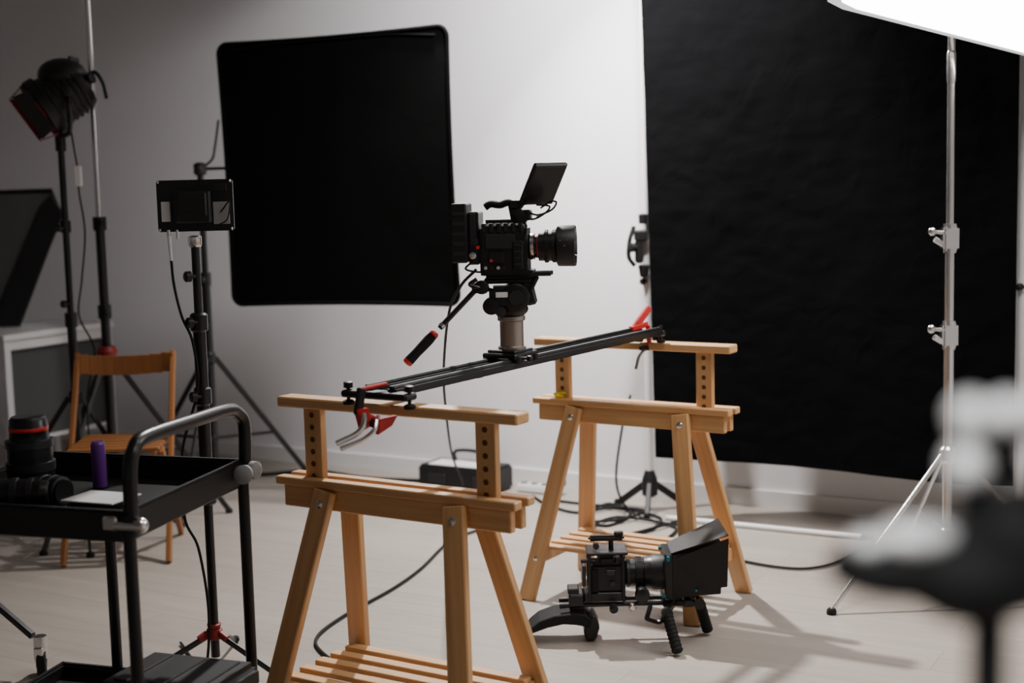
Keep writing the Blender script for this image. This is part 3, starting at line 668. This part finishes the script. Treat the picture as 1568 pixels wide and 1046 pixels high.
# ------------------------------------------------------------------ foreground C-stand (out of focus)
X,Y=.262,.77
HK=mat("whitened_knob",(.95,.95,.95),.5,metal=.3,var=.05)  # near-white base stands in for bright highlights on the metal
b=B("c_stand",(X,Y,0))
b.cyl((X,Y,.08),(X,Y,1.235),.0105,BLM)
for a in(20,140,260):
    v=Vector((math.cos(D(a)),math.sin(D(a)),0)); b.tube([Vector((X,Y,.30))+v*.02,Vector((X,Y,.28))+v*.12,Vector((X,Y,.05))+v*.38,Vector((X,Y,.012))+v*.45],.011,BLM)
b.lathe((X,Y,.95),(0,0,1),[(0,.017),(.05,.017)],RUB)
b.lathe((X-.01,Y,1.222),(0,0,1),[(0,.018),(.012,.038),(.03,.044),(.042,.036),(.055,.02)],RUB)
b.sph((X-.045,Y,1.252),(.046,.026,.020),RUB); b.sph((X+.018,Y,1.262),(.036,.028,.034),RUB)
b.sph((X-.044,Y-.014,1.272),(.022,.012,.010),HK); b.sph((X-.070,Y-.010,1.268),(.010,.010,.007),HK)  # white lobes shaped as highlight patches on the dark head
b.cyl((X-.008,Y,1.26),(X-.008,Y,1.33),.009,RUB)
for dx,z,rr in((-.016,1.338,.0125),(.004,1.339,.0115),(.023,1.338,.0125),(-.018,1.311,.0125),(.023,1.314,.010)):
    b.sph((X+dx,Y-.014,z),rr,HK,16)
b.cyl((X-.022,Y,1.325),(X+.03,Y,1.325),.006,DGR)
b.done()
# ------------------------------------------------------------------ lights
def area(name,loc,tgt,size,power,col=(1,1,1),sy=None,spread=None):
    l=bpy.data.lights.new(name,'AREA'); l.energy=power; l.color=col; l.size=size
    if sy: l.shape='RECTANGLE'; l.size_y=sy
    if spread: l.spread=D(spread)
    o=bpy.data.objects.new(name,l); C.collection.objects.link(o); o.location=loc
    o.rotation_euler=(Vector(tgt)-Vector(loc)).to_track_quat('-Z','Y').to_euler(); return o
kp=Vector((-.25,6.0,2.92)); kt=Vector((.85,4.6,.0)); kd=(kt-kp).normalized()
b=B("ceiling_spotlight",kp)
b.lathe(kp-kd*.02,-kd,[(0,.14),(.02,.13),(.12,.10),(.2,.06)],BLM,28); b.cyl(kp-kd*.1,(kp.x,kp.y,HC),.012,BLM)
b.done()
k=area("spotlight_lamp",kp+kd*.01,kt,.10,100,(1,.965,.93),spread=125); k.data.shape='DISK'
area("added_wall_fill",(.45,5.1,3.15),(.45,6.6,1.9),.25,56,(1,.975,.98),spread=100)  # added unseen lamp, brightens the centre of the back wall
area("added_fill_lamp",(.9,3.0,3.2),(.4,3.4,0),1.0,15,(1,.95,.90),spread=130)  # added unseen fill, lightens the sawhorse fronts
sl=bpy.data.lights.new("added_knob_spot",'SPOT'); sl.energy=190; sl.spot_size=D(14); sl.spot_blend=.4; sl.shadow_soft_size=.04  # added unseen spot, brightens only the foreground knobs
so=bpy.data.objects.new("added_knob_spot",sl); C.collection.objects.link(so); so.location=(-.5,-.6,2.6)
so.rotation_euler=(Vector((.262,.77,1.32))-so.location).to_track_quat('-Z','Y').to_euler()
wd=bpy.data.worlds.new("world"); C.scene.world=wd; wd.use_nodes=True; wd.node_tree.nodes["Background"].inputs[0].default_value=(.5,.5,.52,1); wd.node_tree.nodes["Background"].inputs[1].default_value=.1
# ------------------------------------------------------------------ camera
cd=bpy.data.cameras.new("camera"); cd.lens=50; cd.sensor_width=36; co=bpy.data.objects.new("camera",cd); C.collection.objects.link(co)
co.matrix_world=Matrix.Translation((0,0,1.47))@Matrix.Rotation(D(90-6.45),4,'X')@Matrix.Rotation(D(-1.45),4,'Z')
cd.dof.use_dof=True; cd.dof.focus_distance=4.12; cd.dof.aperture_fstop=2.0; cd.clip_start=.05
C.scene.camera=co
